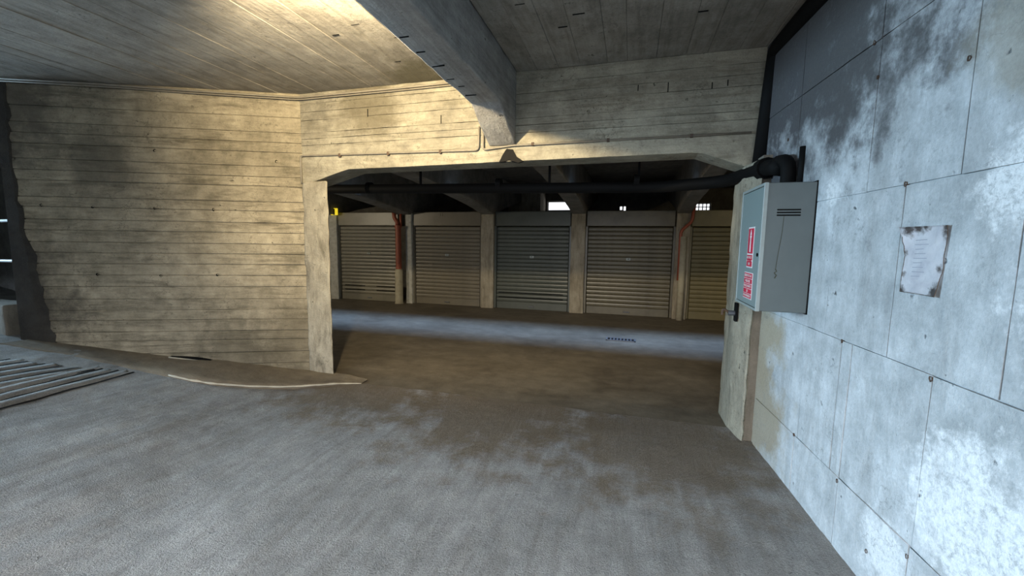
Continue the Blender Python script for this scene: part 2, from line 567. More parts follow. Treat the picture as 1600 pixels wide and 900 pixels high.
for i, xa in enumerate(edges_x):
    bm = bmesh.new()
    yend = 2.90 - 0.055 * i
    rows = []
    for k in range(41):
        y = 0.2 + (yend - 0.2) * k / 40
        lean = -0.19 * (y - 1.9) * (1.0 if i < 3 else 0.35)
        wv = 0.006 * noise.noise(Vector((xa * 9, y * 4, 1)))
        x = xa + lean + wv
        rows.append([bm.verts.new((x + d, y, floor_z(x + d, y) + 0.004)) for d in (-0.014, 0.014)])
    for a, b in zip(rows, rows[1:]):
        bm.faces.new((a[0], a[1], b[1], b[0]))
    build('groove_dirt', bm, M['groove'], floor)

# low apron of poured cement along the foot of the left wall
ap = bmesh.new()
front = [(-6.3, 2.62), (-5.6, 2.83), (-5.0, 2.93), (-4.47, 3.01), (-4.2, 3.05), (-3.98, 3.13), (-3.75, 3.27), (-3.55, 3.42), (-3.25, 3.65), (-3.0, 3.82), (-2.85, 3.91)]
rows = []
fine_front = []
for a, b in zip(front, front[1:]):
    for k in range(8):
        t = k / 8
        fine_front.append((a[0] * (1 - t) + b[0] * t, a[1] * (1 - t) + b[1] * t))
fine_front.append(front[-1])
edge_pts = []
for i, (x, y) in enumerate(fine_front):
    y += 0.012 * noise.noise(Vector((x * 9, 0, 0)))
    yb = min(4.05, 4.0 + (x + 3.62) * S23 / C23 + 0.05) if x < -3.62 else 4.02
    hh = 0.034 * min(1.0, max(0.1, (x + 5.0) / 0.5)) * min(1.0, max(0.1, (-2.8 - x) / 0.3))
    r = [(x, y - 0.01, ramp_z(x, y) - 0.03), (x, y, ramp_z(x, y) + hh)]
    edge_pts.append((x, y - 0.006, ramp_z(x, y) + hh * 0.75, hh))
    for k in range(1, 7):
        yy = y + (yb - y) * k / 6
        r.append((x, yy, ramp_z(x, yy) + hh + 0.012 * (k / 6) ** 3 + 0.006 * noise.noise(Vector((x * 5, yy * 5, 0)))))
    rows.append([ap.verts.new(p) for p in r])
for a, b in zip(rows, rows[1:]):
    for k in range(len(a) - 1):
        ap.faces.new((a[k], b[k], b[k + 1], a[k + 1]))
apron = tag(build('trim_1', ap, M['apron'], None, True), kind='structure')
eb = bmesh.new()
ep = [e for e in edge_pts if e[0] > -4.5]
tube(eb, [(e[0], e[1], e[2]) for e in ep], [(0.004 + 0.006 * min(1, e[3] / 0.034)) * (1 + 0.7 * noise.noise(Vector((e[0] * 14, 0, 8)))) for e in ep], 6)
build('lit_cement_lip', eb, M['lip'], apron, True)  # lamp-lit brightness of the apron edge, painted in as pale colour

# ------------------------------------------------------------------ setting: left wall
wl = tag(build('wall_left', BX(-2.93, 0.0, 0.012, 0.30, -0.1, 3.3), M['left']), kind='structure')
wl.location = (-3.62, 4.0, 0)
wl.rotation_euler = (0, 0, R(23.1))
zl = [-0.05, 0.15, 0.29, 0.439, 0.543, 0.68, 0.793, 0.917, 1.055, 1.185, 1.31, 1.429, 1.543, 1.67, 1.783, 1.916, 2.02, 2.193, 2.30, 2.413, 2.57, 2.68, 2.786, 2.953, 3.166, 3.25]
STRONG = (0.29, 0.543, 1.185, 1.429, 1.67, 1.916, 2.193, 2.57, 2.953)
for i, (a, b) in enumerate(zip(zl, zl[1:])):
    strong = i % 2 == 0
    course('board_course', wl, M['left'], -2.92 - 0.02 * noise.noise(Vector((i * 1.7, 0, 0))), 0.0, a, b,
           -0.002 - 0.004 * random.random(), gap=0.0032 if (a in STRONG or b in STRONG) else 0.0012, ch=0.005 if (a in STRONG or b in STRONG) else 0.003, sd=i * 3.7)
for (hx, hy, hz) in ((-5.01, 3.41, 2.54), (-3.87, 3.89, 2.47), (-5.61, 3.15, 1.92), (-5.05, 3.39, 1.92), (-5.62, 3.14, 1.19), (-5.04, 3.39, 1.18), (-6.06, 2.96, 1.93), (-4.5, 3.62, 1.19), (-4.5, 3.62, 1.92)):
    s = -along(hx, hy)
    bm = bmesh.new()
    n = 9
    ring = [bm.verts.new((s + 0.016 * math.cos(6.283 * k / n) * random.uniform(0.7, 1.2), -0.0105, hz + 0.016 * math.sin(6.283 * k / n) * random.uniform(0.7, 1.2))) for k in range(n)]
    c = bm.verts.new((s, 0.012, hz))
    for k in range(n):
        bm.faces.new((ring[k], ring[(k + 1) % n], c))
    build('tie_hole', bm, M['void'], wl)

bm = bmesh.new()
sl = []
for q in range(13):
    u = q / 12
    s_ = -1.50 + 0.56 * u
    sl.append((s_, 0.262 - 0.085 * u, 0.020 * math.sin(math.pi * u) ** 1.2))
prism(bm, [(a, b) for a, b, c in sl] + [(a, b + c) for a, b, c in reversed(sl[1:-1])], 'y', -0.05, -0.004)
build('foot_gap', bm, M['void'], wl)
build('broken_edge', tube(bmesh.new(), [(a, -0.055, b - 0.004) for a, b, c in sl[:9]], 0.008, 6), M['lip'], wl, True)
# ragged render left on the far end of the left wall
bm = bmesh.new()
rows = []
n = 40
for k in range(n + 1):
    z = 0.30 + (3.2 - 0.30) * k / n
    wdt = 0.06 + (0.24 * max(0.0, 1.0 - (z - 0.3) / 1.75)) + 0.05 * noise.noise(Vector((z * 4, 0, 1))) + 0.03 * noise.noise(Vector((z * 11, 0, 1)))
    rows.append([bm.verts.new(p) for p in ((-2.99, 0.05, z), (-2.985, -0.010, z), (-2.92 + wdt * 0.5, -0.013 + 0.008 * noise.noise(Vector((z * 6, 3, 0))), z), (-2.93 + wdt, -0.006, z), (-2.93 + wdt, 0.02, z))])
for a, b in zip(rows, rows[1:]):
    for k in range(4):
        bm.faces.new((a[k], a[k + 1], b[k + 1], b[k]))
build('dark_render', bm, M['soot'], wl)

# ------------------------------------------------------------------ setting: lintel wall over the opening
def soffit(x):
    P = [(-3.62, 2.215), (-3.02, 2.375), (0.533, 2.40), (0.93, 2.257), (1.3, 2.15)]
    for (xa, za), (xb, zb) in zip(P, P[1:]):
        if x <= xb:
            return za + (zb - za) * (x - xa) / (xb - xa)
    return P[-1][1]


lw = bmesh.new()
pts = [(-3.62, 2.215), (-3.02, 2.375), (0.533, 2.40), (0.93, 2.257), (1.3, 2.13), (1.3, 3.3), (-3.62, 3.3)]
prism(lw, pts, 'y', 4.010, 4.30)
lint = tag(build('wall_lintel', lw, M['lintel']), kind='structure')
zc = [None, 2.531, 2.652, 2.72, 2.786, 2.92, 3.01, 3.10, 3.215]
for i in range(len(zc) - 1):
    z0 = soffit if i == 0 else zc[i]
    o = course('board_course', lint, M['lintel'], -3.62, 1.18, z0, zc[i + 1], 3.998 - 0.006 * random.random(), seg=0.1, back=4.02, gap=0.0 if i == 0 else 0.0014, ch=0.003, sd=50 + i * 4.1, jz=0.003)
# short vertical bleed marks between shutter boards
for (x, za, zb) in ((0.0, 2.96, 3.0), (0.25, 2.93, 3.0), (0.72, 2.94, 2.98), (-1.9, 2.80, 2.87), (-2.75, 2.92, 2.99), (-1.56, 2.94, 3.01), (0.60, 2.93, 2.97)):
    build('bleed_groove', BX(x - 0.004, x + 0.004, 3.9905, 4.0, za - 0.01, zb), M['void'], lint)
# broken patch in the soffit edge under the beam
bm = bmesh.new()
prism(bm, [(-1.28, 2.39), (-1.25, 2.45), (-1.2, 2.51), (-1.14, 2.50), (-1.10, 2.43), (-1.03, 2.385), (-1.08, 2.37), (-1.18, 2.395)], 'y', 3.982, 4.03)
roughen(bm, 0.03, 0.006, 0.004, 3)
build('spalled_patch', bm, M['groove'], lint)

# left column under the lintel and right pier
col = tag(build('concrete_column', roughen(prism(bmesh.new(), [(-3.63, 3.985), (-3.285, 3.985), (-3.53, 4.28), (-3.63, 4.28)], 'z', -0.06, 2.26), 0.07, 0.012, 0.022, 1.0), M['column'], None, True),
          'rough buff concrete column carrying the left end of the opening', 'column')
bm = bmesh.new()
prism(bm, [(0.885, 3.95), (0.940, 3.68), (0.962, 3.68), (0.962, 4.30), (0.885, 4.30)], 'z', -0.06, 2.27)
roughen(bm, 0.07, 0.008, 0.014, 5.0)
pier = tag(build('concrete_pier', bm, M['column'], None, True), 'narrow worn concrete pier under the grey cabinet, right side of the opening', 'pier')
build('recessed_strip', BX(0.955, 1.35, 3.70, 4.30, -0.06, 2.3), M['recess'], pier)

# ------------------------------------------------------------------ setting: right wall of large formwork panels
ang = math.atan2(0.08, 1.0)
wr = empty('wall_right', (1.318, 0.0, 0), 0)
wr.rotation_euler = (0, 0, 0)
tag(wr, kind='structure')


def wall_x(y):
    return 1.318 - 0.08 * y


def panel(y0, y1, z0, z1, dp, sd):
    bm = bmesh.new()
    g = 0.0028
    ny, nz = max(2, int((y1 - y0) / 0.12)), max(2, int((z1 - z0) / 0.12))
    rows = []
    for j in range(nz + 1):
        row = []
        for i in range(ny + 1):
            y = y0 + g + (y1 - y0 - 2 * g) * i / ny
            z = z0 + g + (z1 - z0 - 2 * g) * j / nz
            if i in (0, ny):
                y += 0.003 * noise.noise(Vector((z * 6, sd, y)))
            if j in (0, nz):
                z += 0.003 * noise.noise(Vector((y * 6, sd, z)))
            x = wall_x(y) - 1.318 - dp + 0.002 * noise.noise(Vector((y * 2.5, z * 2.5, sd))) + 0.0008 * noise.noise(Vector((y * 9, z * 9, sd)))
            row.append(bm.verts.new((x, y, z)))
        rows.append(row)
    for j in range(nz):
        for i in range(ny):
            bm.faces.new((rows[j][i], rows[j + 1][i], rows[j + 1][i + 1], rows[j][i + 1]))
    # returns into the joint
    loop = rows[0] + [r[-1] for r in rows[1:]] + list(reversed(rows[-1][:-1])) + [r[0] for r in reversed(rows[1:-1])]
    back = [bm.verts.new(v.co + Vector((0.03, 0, 0))) for v in loop]
    front = [bm.verts.new(v.co) for v in loop]
    for k in range(len(loop)):
        k2 = (k + 1) % len(loop)
        bm.faces.new((front[k], front[k2], back[k2], back[k]))
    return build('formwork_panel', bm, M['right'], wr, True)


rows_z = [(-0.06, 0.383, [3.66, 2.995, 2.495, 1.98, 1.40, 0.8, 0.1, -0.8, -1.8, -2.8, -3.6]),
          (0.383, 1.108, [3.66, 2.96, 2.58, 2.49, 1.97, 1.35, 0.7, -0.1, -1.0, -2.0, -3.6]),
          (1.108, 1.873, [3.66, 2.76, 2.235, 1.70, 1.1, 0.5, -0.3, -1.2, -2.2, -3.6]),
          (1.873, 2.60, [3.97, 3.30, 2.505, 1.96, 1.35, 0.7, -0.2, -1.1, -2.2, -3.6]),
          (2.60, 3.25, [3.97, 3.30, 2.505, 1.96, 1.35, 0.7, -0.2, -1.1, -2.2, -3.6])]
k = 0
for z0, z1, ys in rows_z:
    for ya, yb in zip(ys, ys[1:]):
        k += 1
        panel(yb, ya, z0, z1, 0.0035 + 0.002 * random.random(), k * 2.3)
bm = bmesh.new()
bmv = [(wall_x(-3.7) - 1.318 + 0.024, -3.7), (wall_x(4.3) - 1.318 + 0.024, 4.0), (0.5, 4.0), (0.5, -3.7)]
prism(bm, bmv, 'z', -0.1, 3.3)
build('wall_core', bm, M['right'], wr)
for (y, z) in ((2.578, 1.103), (2.235, 1.878), (1.974, 1.093), (2.497, 0.359), (2.997, 0.385), (1.982, 0.333), (2.22, 0.17), (2.507, 2.42), (2.56, 2.60), (1.985, 2.29), (3.45, 2.35)):
    bm = bmesh.new()
    n = 8
    x = wall_x(y) - 1.318
    ring = [bm.verts.new((x - 0.0095, y + 0.009 * math.cos(6.283 * q / n) * random.uniform(0.7, 1.2), z + 0.012 * math.sin(6.283 * q / n) * random.uniform(0.7, 1.2))) for q in range(n)]
    c = bm.verts.new((x + 0.012, y, z))
    for q in range(n):
        bm.faces.new((ring[q], ring[(q + 1) % n], c))
    build('tie_hole', bm, M['rust'], wr)

# ------------------------------------------------------------------ setting: ceilings
ceil = tag(build('ceiling', BX(-11.2, 1.7, -3.7, 4.29, 3.235, 3.45), M['ceil']), kind='structure')


def soffit_board(x0, x1, y0, y1, sd):
    bm = bmesh.new()
    n = int((y1 - y0) / 0.14)
    dz = 0.005 * random.random()
    rows = []
    for i in range(n + 1):
        y = y0 + (y1 - y0) * i / n
        a = x0 + 0.0006 + 0.001 * noise.noise(Vector((y * 4, sd, 0)))
        b = x1 - 0.0006 + 0.001 * noise.noise(Vector((y * 4, sd, 7)))
        za = 3.212 - dz + 0.003 * noise.noise(Vector((y * 2, sd, 3)))
        rows.append([bm.verts.new(p) for p in ((a, y, 3.24), (a, y, za + 0.003), (a + 0.003, y, za), (b - 0.003, y, za), (b, y, za + 0.003), (b, y, 3.24))])
    for r0, r1 in zip(rows, rows[1:]):
        for q in range(5):
            bm.faces.new((r0[q], r0[q + 1], r1[q + 1], r1[q]))
    return build('board_course', bm, M['ceil'], ceil)


x = -9.4
k = 0
while x < 1.55:
    wdt = random.choice((0.14, 0.17, 0.20, 0.24))
    k += 1
    if not (-1.42 < x and x + wdt < -1.10):
        yn = min(3.99, 4.0 + (x + 3.62) * S23 / C23 + 0.1) if x < -3.8 else 3.99
        soffit_board(x, x + wdt, -1.2, max(yn, -1.0), k * 1.9)
    x += wdt
for (gx, gy) in ((-0.37, 2.65), (-0.5, 2.78), (-0.42, 3.12), (-0.55, 3.27), (0.22, 2.7), (-0.38, 2.75), (-0.2, 2.7), (-0.8, 2.9), (-2.05, 2.85), (-2.1, 3.5), (-1.85, 3.1), (-2.3, 2.95), (0.4, 3.3)):
    build('bleed_groove', BX(gx - 0.02 - 0.03 * random.random(), gx + 0.015 + 0.03 * random.random(), gy, gy + 0.004, 3.2045, 3.214), M['void'], ceil)
# main downstand beam with a haunch where it meets the lintel
bm = bmesh.new()
prism(bm, [(-3.6, 2.80), (3.50, 2.79), (3.995, 2.535), (3.995, 3.23), (-3.6, 3.23)], 'x', -1.385, -1.115)
roughen(bm, 0.10, 0.007, 0.014, 8.0)
beam = tag(build('concrete_beam', bm, M['beam'], None, True), 'deep grey concrete downstand beam running overhead to the lintel', 'beam')
for (y, xa, xb) in ((3.3, -1.355, -1.26), (2.95, -1.36, -1.30), (2.72, -1.36, -1.27), (2.5, -1.36, -1.30), (2.3, -1.36, -1.3), (3.1, -1.33, -1.28)):
    build('bleed_groove', BX(xa, xb, y, y + 0.006, 2.7855, 2.80), M['void'], beam)

# shell behind and beside the view
bm = BX(-9.6, -4.2, -3.9, -3.6, -0.2, 3.5)
box(bm, 1.5, 1.8, -3.9, -3.6, -0.2, 3.5)
box(bm, -4.2, 1.5, -3.9, -3.6, 3.1, 3.5)
tag(build('wall_back', bm, M['dark_conc']), kind='structure')
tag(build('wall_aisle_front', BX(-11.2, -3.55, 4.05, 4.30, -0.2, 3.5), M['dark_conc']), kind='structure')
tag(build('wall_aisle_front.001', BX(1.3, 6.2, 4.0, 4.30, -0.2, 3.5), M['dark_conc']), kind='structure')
tag(build('wall_aisle_left', BX(-11.4, -11.2, 4.0, 13.2, -0.2, 3.5), M['dark_conc']), kind='structure')
tag(build('wall_aisle_right', BX(6.2, 6.4, 4.0, 13.2, -0.2, 3.5), M['dark_conc']), kind='structure')
tag(build('wall_ramp_far', BX(-9.6, -9.3, 2.6, 4.1, -0.2, 3.5), M['dark_conc']), kind='structure')
bm = BX(-11.4, 6.4, 4.29, 6.95, 3.2, 3.45)
box(bm, -11.4, 6.4, 7.45, 13.3, 3.2, 3.45)
for (xa, xb) in ((-8.03, -7.66), (-5.82, -5.41), (-3.52, -3.20), (-1.33, -1.01), (0.92, 1.20), (3.10, 3.40)):
    box(bm, xa - 0.32, xb + 0.32, 6.94, 7.46, 3.2, 3.6)  # unseen blocks added in the slot to keep well daylight off beam sides
box(bm, -11.4, 6.4, 6.85, 6.95, 3.45, 5.1)
box(bm, -11.4, 6.4, 7.45, 7.55, 3.45, 5.1)
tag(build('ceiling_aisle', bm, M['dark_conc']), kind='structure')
# garage back wall with high windows
wins = [(-2.57, -1.62, 2.62, 2.90), (1.72, 2.12, 2.585, 2.80), (-0.37, -0.30, 2.62, 2.73), (-0.26, -0.20, 2.60, 2.73)]
bm = bmesh.new()
xs = sorted([-11.2, 6.2] + [v for a in wins for v in a[:2]])
for xa, xb in zip(xs, xs[1:]):
    hit = [a for a in wins if abs(a[0] - xa) < 1e-6]
    if hit:
        box(bm, xa, xb, 13.0, 13.25, -0.2, hit[0][2])
        box(bm, xa, xb, 13.0, 13.25, hit[0][3], 3.4)
    else:
        box(bm, xa, xb, 13.0, 13.25, -0.2, 3.4)
tag(build('wall_garage_back', bm, M['dark_conc']), kind='structure')
for i, (xa, xb, za, zb) in enumerate(wins):
    wdw = tag(empty('window_%d' % (i + 1), ((xa + xb) / 2, 13.1, za)), kind='structure')
    hx, hz = (xb - xa) / 2, zb - za
    build('pane', BX(-hx, hx, 0.03, 0.045, 0, hz), M['pane'], wdw)
    if i < 2:
        fr = BX(-hx, hx, 0, 0.05, 0, 0.02)
        box(fr, -hx, hx, 0, 0.05, hz - 0.02, hz)
        box(fr, -hx, -hx + 0.02, 0, 0.05, 0, hz)
        box(fr, hx - 0.02, hx, 0, 0.05, 0, hz)
        build('window_frame', fr, M['dark_conc'], wdw)
    if i == 1:
        for q in range(1, 4):
            build('window_bar', BX(-hx + 2 * hx * q / 4 - 0.012, -hx + 2 * hx * q / 4 + 0.012, -0.01, 0.02, 0, hz), M['void'], wdw)
        build('window_bar', BX(-hx, hx, -0.01, 0.02, hz * 0.45, hz * 0.55), M['void'], wdw)
# partition stub seen above the third shutter
tag(build('wall_garage_partition', BX(-3.6, -2.62, 12.2, 12.95, 0.0, 3.2), M['pillar']), kind='structure')

# ------------------------------------------------------------------ garage row: pillars, cross beams, shutters
PX = [(-8.03, -7.66), (-5.58, -5.41), (-3.52, -3.20), (-1.33, -1.01), (0.92, 1.20), (3.10, 3.40)]
plab = ['pale chipped concrete post half hidden behind the left column, left of first shutter', 'slim pale post beside the thick red drainpipe, between first and second shutters',
        'mottled concrete pillar between the second and third shutters', 'stained concrete pillar with white chipped foot, between third and fourth shutters',
        'dark pillar behind the bent red pipe, between fourth and fifth shutters', 'concrete pillar beyond the fifth shutter, behind the grey cabinet']
blab = ['haunched concrete cross beam over the post left of first shutter', 'haunched concrete cross beam ending above the thick red drainpipe', 'haunched concrete cross beam rising from the pillar left of third shutter',
        'haunched concrete cross beam rising beside the bright window strip', 'haunched concrete cross beam above the bent red pipe', 'haunched concrete cross beam hidden behind the grey cabinet']
for i, (xa, xb) in enumerate(PX):
    if i == 5:
        continue
    top = 2.32
    bm = BX(xa, xb, 9.60, 9.95, -0.05, top)
    roughen(bm, 0.12, 0.007, 0.012, 20 + i)
    tag(build('garage_pillar', bm, M['pale_post'] if i in (0, 1) else M['pillar'], None, True), plab[i], 'pillar', 'pillars between the garage shutters')
    ba, bb = (xa, xb) if i != 1 else (-5.82, -5.41)
    bm = bmesh.new()
    st = [(4.30, 2.80), (5.6, 2.62), (7.0, 2.55), (8.2, 2.46), (9.0, 2.37), (9.62, 2.27), (10.6, 2.50), (13.0, 2.95)]
    rings = []
    for (ya, za), (yb_, zb_) in list(zip(st, st[1:])) + [((13.0, 2.95), (13.01, 2.95))]:
        nseg = max(1, int((yb_ - ya) / 0.25))
        for q in range(nseg):
            yy, zz = ya + (yb_ - ya) * q / nseg, za + (zb_ - za) * q / nseg
            jx = 0.006 * noise.noise(Vector((yy * 2, i, 0)))
            jz_ = 0.010 * noise.noise(Vector((yy * 3, i, 5)))
            rings.append([bm.verts.new(p) for p in ((ba + jx, yy, 3.22), (ba + jx, yy, zz + 0.015 + jz_), (ba + 0.015 + jx, yy, zz + jz_), (bb - 0.015 + jx, yy, zz + jz_), (bb + jx, yy, zz + 0.015 + jz_), (bb + jx, yy, 3.22))])
    for r0, r1 in zip(rings, rings[1:]):
        for q in range(6):
            bm.faces.new((r0[q], r0[(q + 1) % 6], r1[(q + 1) % 6], r1[q]))
    bm.faces.new(rings[0])
    bm.faces.new(list(reversed(rings[-1])))
    tag(build('cross_beam', bm, M['inner_beam']), blab[i], 'beam', 'cross beams over the garage aisle')

DOORS = [(-7.66, -5.83), (-5.39, -3.54), (-3.18, -1.35), (-0.99, 0.90), (1.22, 3.10)]
dcol = [(0.20, 0.188, 0.15), (0.18, 0.16, 0.122), (0.085, 0.094, 0.08), (0.135, 0.12, 0.082), (0.18, 0.155, 0.082)]
dlab = ['pale beige roller shutter left of the thick red drainpipe', 'grey-brown roller shutter between thick red drainpipe and the mottled pillar',
        'dark grey-green roller shutter below the bright window strip, middle of the row', 'brown roller shutter with grimy lower slats, left of the bent red pipe', 'olive-yellow roller shutter partly hidden behind the grey cabinet']
SLATS = 19


def slat_mesh(wd, h):
    bm = bmesh.new()
    prof = [(0.0, 0.0), (-0.012, 0.006), (-0.020, h * 0.3), (-0.022, h * 0.55), (-0.017, h * 0.82), (-0.004, h - 0.004), (0.004, h - 0.002), (0.004, 0.0)]
    prism(bm, prof, 'x', -wd / 2, wd / 2)
    me = bpy.data.meshes.new('slat')
    bmesh.ops.recalc_face_normals(bm, faces=bm.faces)
    bm.to_mesh(me)
    bm.free()
    return me


for i, (xa, xb) in enumerate(DOORS):
    wd = xb - xa
    ms = shutter_mat('shutter_paint_%s' % 'abcde'[i], dcol[i], 0.35 if i != 3 else 0.6)
    t = tag(empty('roller_shutter', ((xa + xb) / 2, 9.72, 0)), dlab[i], 'shutter', 'garage shutters')
    zb, zt = 0.17, 1.985
    h = (zt - zb) / SLATS
    me = slat_mesh(wd - 0.09, h)
    me.materials.append(ms)
    for k in range(SLATS):
        o = bpy.data.objects.new('slat', me)
        COL.objects.link(o)
        o.parent = t
        o.location = (0, random.uniform(-0.002, 0.002), zb + k * h)
    bar = build('bottom_bar', BX(-wd / 2 + 0.045, wd / 2 - 0.045, -0.02, 0.012, 0.0, zb, bev=0.004), ms, t)
    if i in (0, 2):
        # vent slots just above the bottom bar
        for (u0, u1) in (((0.08, 0.45), (0.62, 0.98)) if i == 0 else ((0.05, 0.95),)):
            for q in range(2):
                zz = zb + h * (1 + q * 1.2)
                build('vent_slot', BX(-wd / 2 + wd * u0, -wd / 2 + wd * u1 - 0.05, -0.026, -0.02, zz, zz + 0.022), M['void'], t)
    build('handle', BX(-0.07, 0.07, -0.045, -0.02, 0.06, 0.085, bev=0.006), M['iron'], bar)
    for s in (-1, 1):
        bm = BX(s * wd / 2 - 0.03, s * wd / 2 + 0.03, -0.035, 0.03, 0.0, 2.0, bev=0.004)
        build('guide_rail', bm, ms, t)
    hb = BX(-wd / 2, wd / 2, -0.06, 0.3, 2.0, 2.345, bev=0.012)
    head = build('header_box', hb, ms, t)
    lp = BX(-0.05, 0.05, -0.034, -0.02, 1.24, 1.30, bev=0.006)
    lpo = build('lock_plate', lp, M['edge'], t)
    lpo['label'] = 'small pale lock plate'
    build('keyhole', BX(-0.008, 0.008, -0.036, -0.033, 1.26, 1.285), M['void'], lpo)
    if i == 1:
        for q in (0, 1):
            text('door_numeral', '1', 0.11, M['dark_ink'], head, Matrix.Translation((-0.16 + 0.06 * q, -0.0608, 2.27)) @ Matrix.Rotation(R(90), 4, 'X'))

# ------------------------------------------------------------------ pipes
# thick red drainpipe with a pale cement foot
t = tag(empty('drain_pipe', (-5.71, 9.47, 0)), 'thick rust red drainpipe with pale cement foot between first and second shutters', 'pipe')
bm = bmesh.new()
tube(bm, [(0, 0, 0.88), (0, 0, 1.97)], 0.072, 14)
tube(bm, [(0, 0, 1.93), (0, 0, 2.0)], 0.09, 14)
build('red_pipe', bm, M['redpipe'], t, False)
bm = bmesh.new()
tube(bm, arc([(-0.02, 0, 2.0), (-0.03, 0, 2.10), (-0.10, 0.0, 2.18), (-0.12, 0, 2.36)], 0.05), 0.05, 12)
tube(bm, [(0.045, 0.05, 1.98), (0.045, 0.05, 2.33)], 0.03, 10)
build('red_elbow', bm, M['redpipe'], t, True)
bm = bmesh.new()
tube(bm, [(0, 0, -0.01), (0, 0, 0.05), (0, 0, 0.84), (0, 0, 0.89)], [0.12, 0.10, 0.098, 0.085], 14)
build('cement_foot', bm, M['palepipe'], t, True)['label'] = 'pale cement pipe foot'
# thin bent red pipe
t = tag(empty('drain_pipe', (1.0, 9.5, 0)), 'thin bent red pipe on the pillar between fourth and fifth shutters', 'pipe')
bm = bmesh.new()
tube(bm, arc([(0.0, 0, 0.85), (0.0, 0, 1.90), (0.21, 0, 2.10), (0.24, 0, 2.45)], 0.08), 0.032, 10)
build('red_pipe', bm, M['redpipe'], t, True)
bm = bmesh.new()
tube(bm, [(0.06, 0, -0.01), (0.06, 0, 1.78)], 0.07, 12)
build('pale_pipe', bm, M['palepipe'], t, True)['label'] = 'pale lower pipe'

# long black drain pipe across the aisle, joining an elbow by the cabinet
t = tag(empty('black_drain_pipe', (-3.9, 4.9, 2.30)), 'long black drain pipe slung under the aisle ceiling, behind the lintel', 'pipe')
bm = bmesh.new()
tube(bm, arc([(-2.8, 0.0, 0.04), (4.15, 0, -0.075), (4.75, -0.45, -0.09), (4.885, -1.30, -0.105), (4.885, -1.52, -0.15)], 0.22, 5), 0.06, 14)
build('pipe_run', bm, M['black'], t, True)
bm = bmesh.new()
for pa, pb, rr_ in [((q, 0, 0.0), (q + 0.06, 0, -0.001), 0.072) for q in (0.5, 2.3, 3.9)] + [((4.86, -1.16, -0.103), (4.875, -1.24, -0.104), 0.08)]:
    build('pipe_collar', tube(bmesh.new(), [pa, pb], rr_, 14), M['black'], t)
for q in (1.28, 2.95, 3.95):
    build('pipe_hanger', BX(q - 0.012, q + 0.012, -0.012, 0.012, 0.0, 0.92), M['black'], t)
build('drop_pipe', tube(bmesh.new(), arc([(4.885, -1.46, -0.10), (4.90, -1.62, -0.12), (4.90, -1.62, -0.35)], 0.1), 0.045, 12), M['black'], t, True)
build('drop_pipe', tube(bmesh.new(), [(4.95, -1.70, -0.05), (4.95, -1.70, -0.33)], 0.02, 10), M['black'], t, True)

# black pipe down the corner between lintel and right wall
t = tag(empty('black_corner_pipe', (1.03, 3.9, 2.2)), 'black pipe along the ceiling edge of right wall and down its corner', 'pipe')
bm = bmesh.new()
tube(bm, arc([(0.22, -3.9, 0.93), (0.0, -0.05, 0.93), (0.0, -0.03, 0.86), (-0.045, 0.01, -0.06)], 0.10), 0.066, 14)
build('pipe_run', bm, M['black'], t, True)
build('cable', tube(bmesh.new(), arc([(0.25, -3.9, 0.80), (0.055, -0.06, 0.82), (0.03, -0.04, -0.02)], 0.1), 0.02, 8), M['black'], t, True)

# ------------------------------------------------------------------ conduits on the lintel and at the ceiling
t = tag(empty('cable_conduit', (-3.6, 3.975, 2.54)), 'thin cable conduit running along the lit lintel and turning up beside beam', 'conduit')
bm = bmesh.new()
tube(bm, arc([(-0.02, 0, -0.30), (-0.02, 0, 0.0), (2.11, 0, -0.035), (2.115, 0, 0.19)], 0.04), 0.010, 8)
build('tube_run', bm, M['conduit'], t, True)
for q in (0.5, 1.1, 1.7):
    build('clip', BX(q - 0.012, q + 0.012, -0.013, 0.02, -0.028 - 0.012 * q, 0.008 - 0.012 * q), M['rust'], t)
t = tag(empty('cable_conduit', (-1.44, 3.972, 2.52)), 'thin cable conduit along the lintel from beam to right corner', 'conduit')
bm = bmesh.new()
tube(bm, arc([(0, 0, 0.17), (0, 0, -0.015), (0.3, 0, 0.012), (2.36, 0, 0.018)], 0.03), 0.009, 8)
build('tube_run', bm, M['conduit'], t, True)
for q in (0.5, 1.2, 1.9):
    build('clip', BX(q - 0.012, q + 0.012, -0.012, 0.02, 0.002, 0.03), M['rust'], t)
t = tag(empty('ceiling_cable', (-3.62, 3.97, 3.17)), 'thin cable following the top edge of the left wall and lintel', 'cable')
bm = bmesh.new()
P = [(-C23 * 2.9 + 0.02, -S23 * 2.9 - 0.03, 0.012), (-C23 * 2.0, -S23 * 2.0 - 0.02, 0.018), (-C23 * 1.0, -S23 * 1.0 - 0.02, 0.0), (0.02, -0.015, -0.01), (1.2, -0.005, -0.01), (2.2, -0.005, -0.005)]
tube(bm, arc(P, 0.1), 0.010, 7)
build('cable_run', bm, M['conduit'], t, True)
build('cable_run', tube(bmesh.new(), arc([(p[0], p[1] + 0.002, p[2] - 0.022) for p in P], 0.1), 0.007, 7), M['conduit'], t, True)

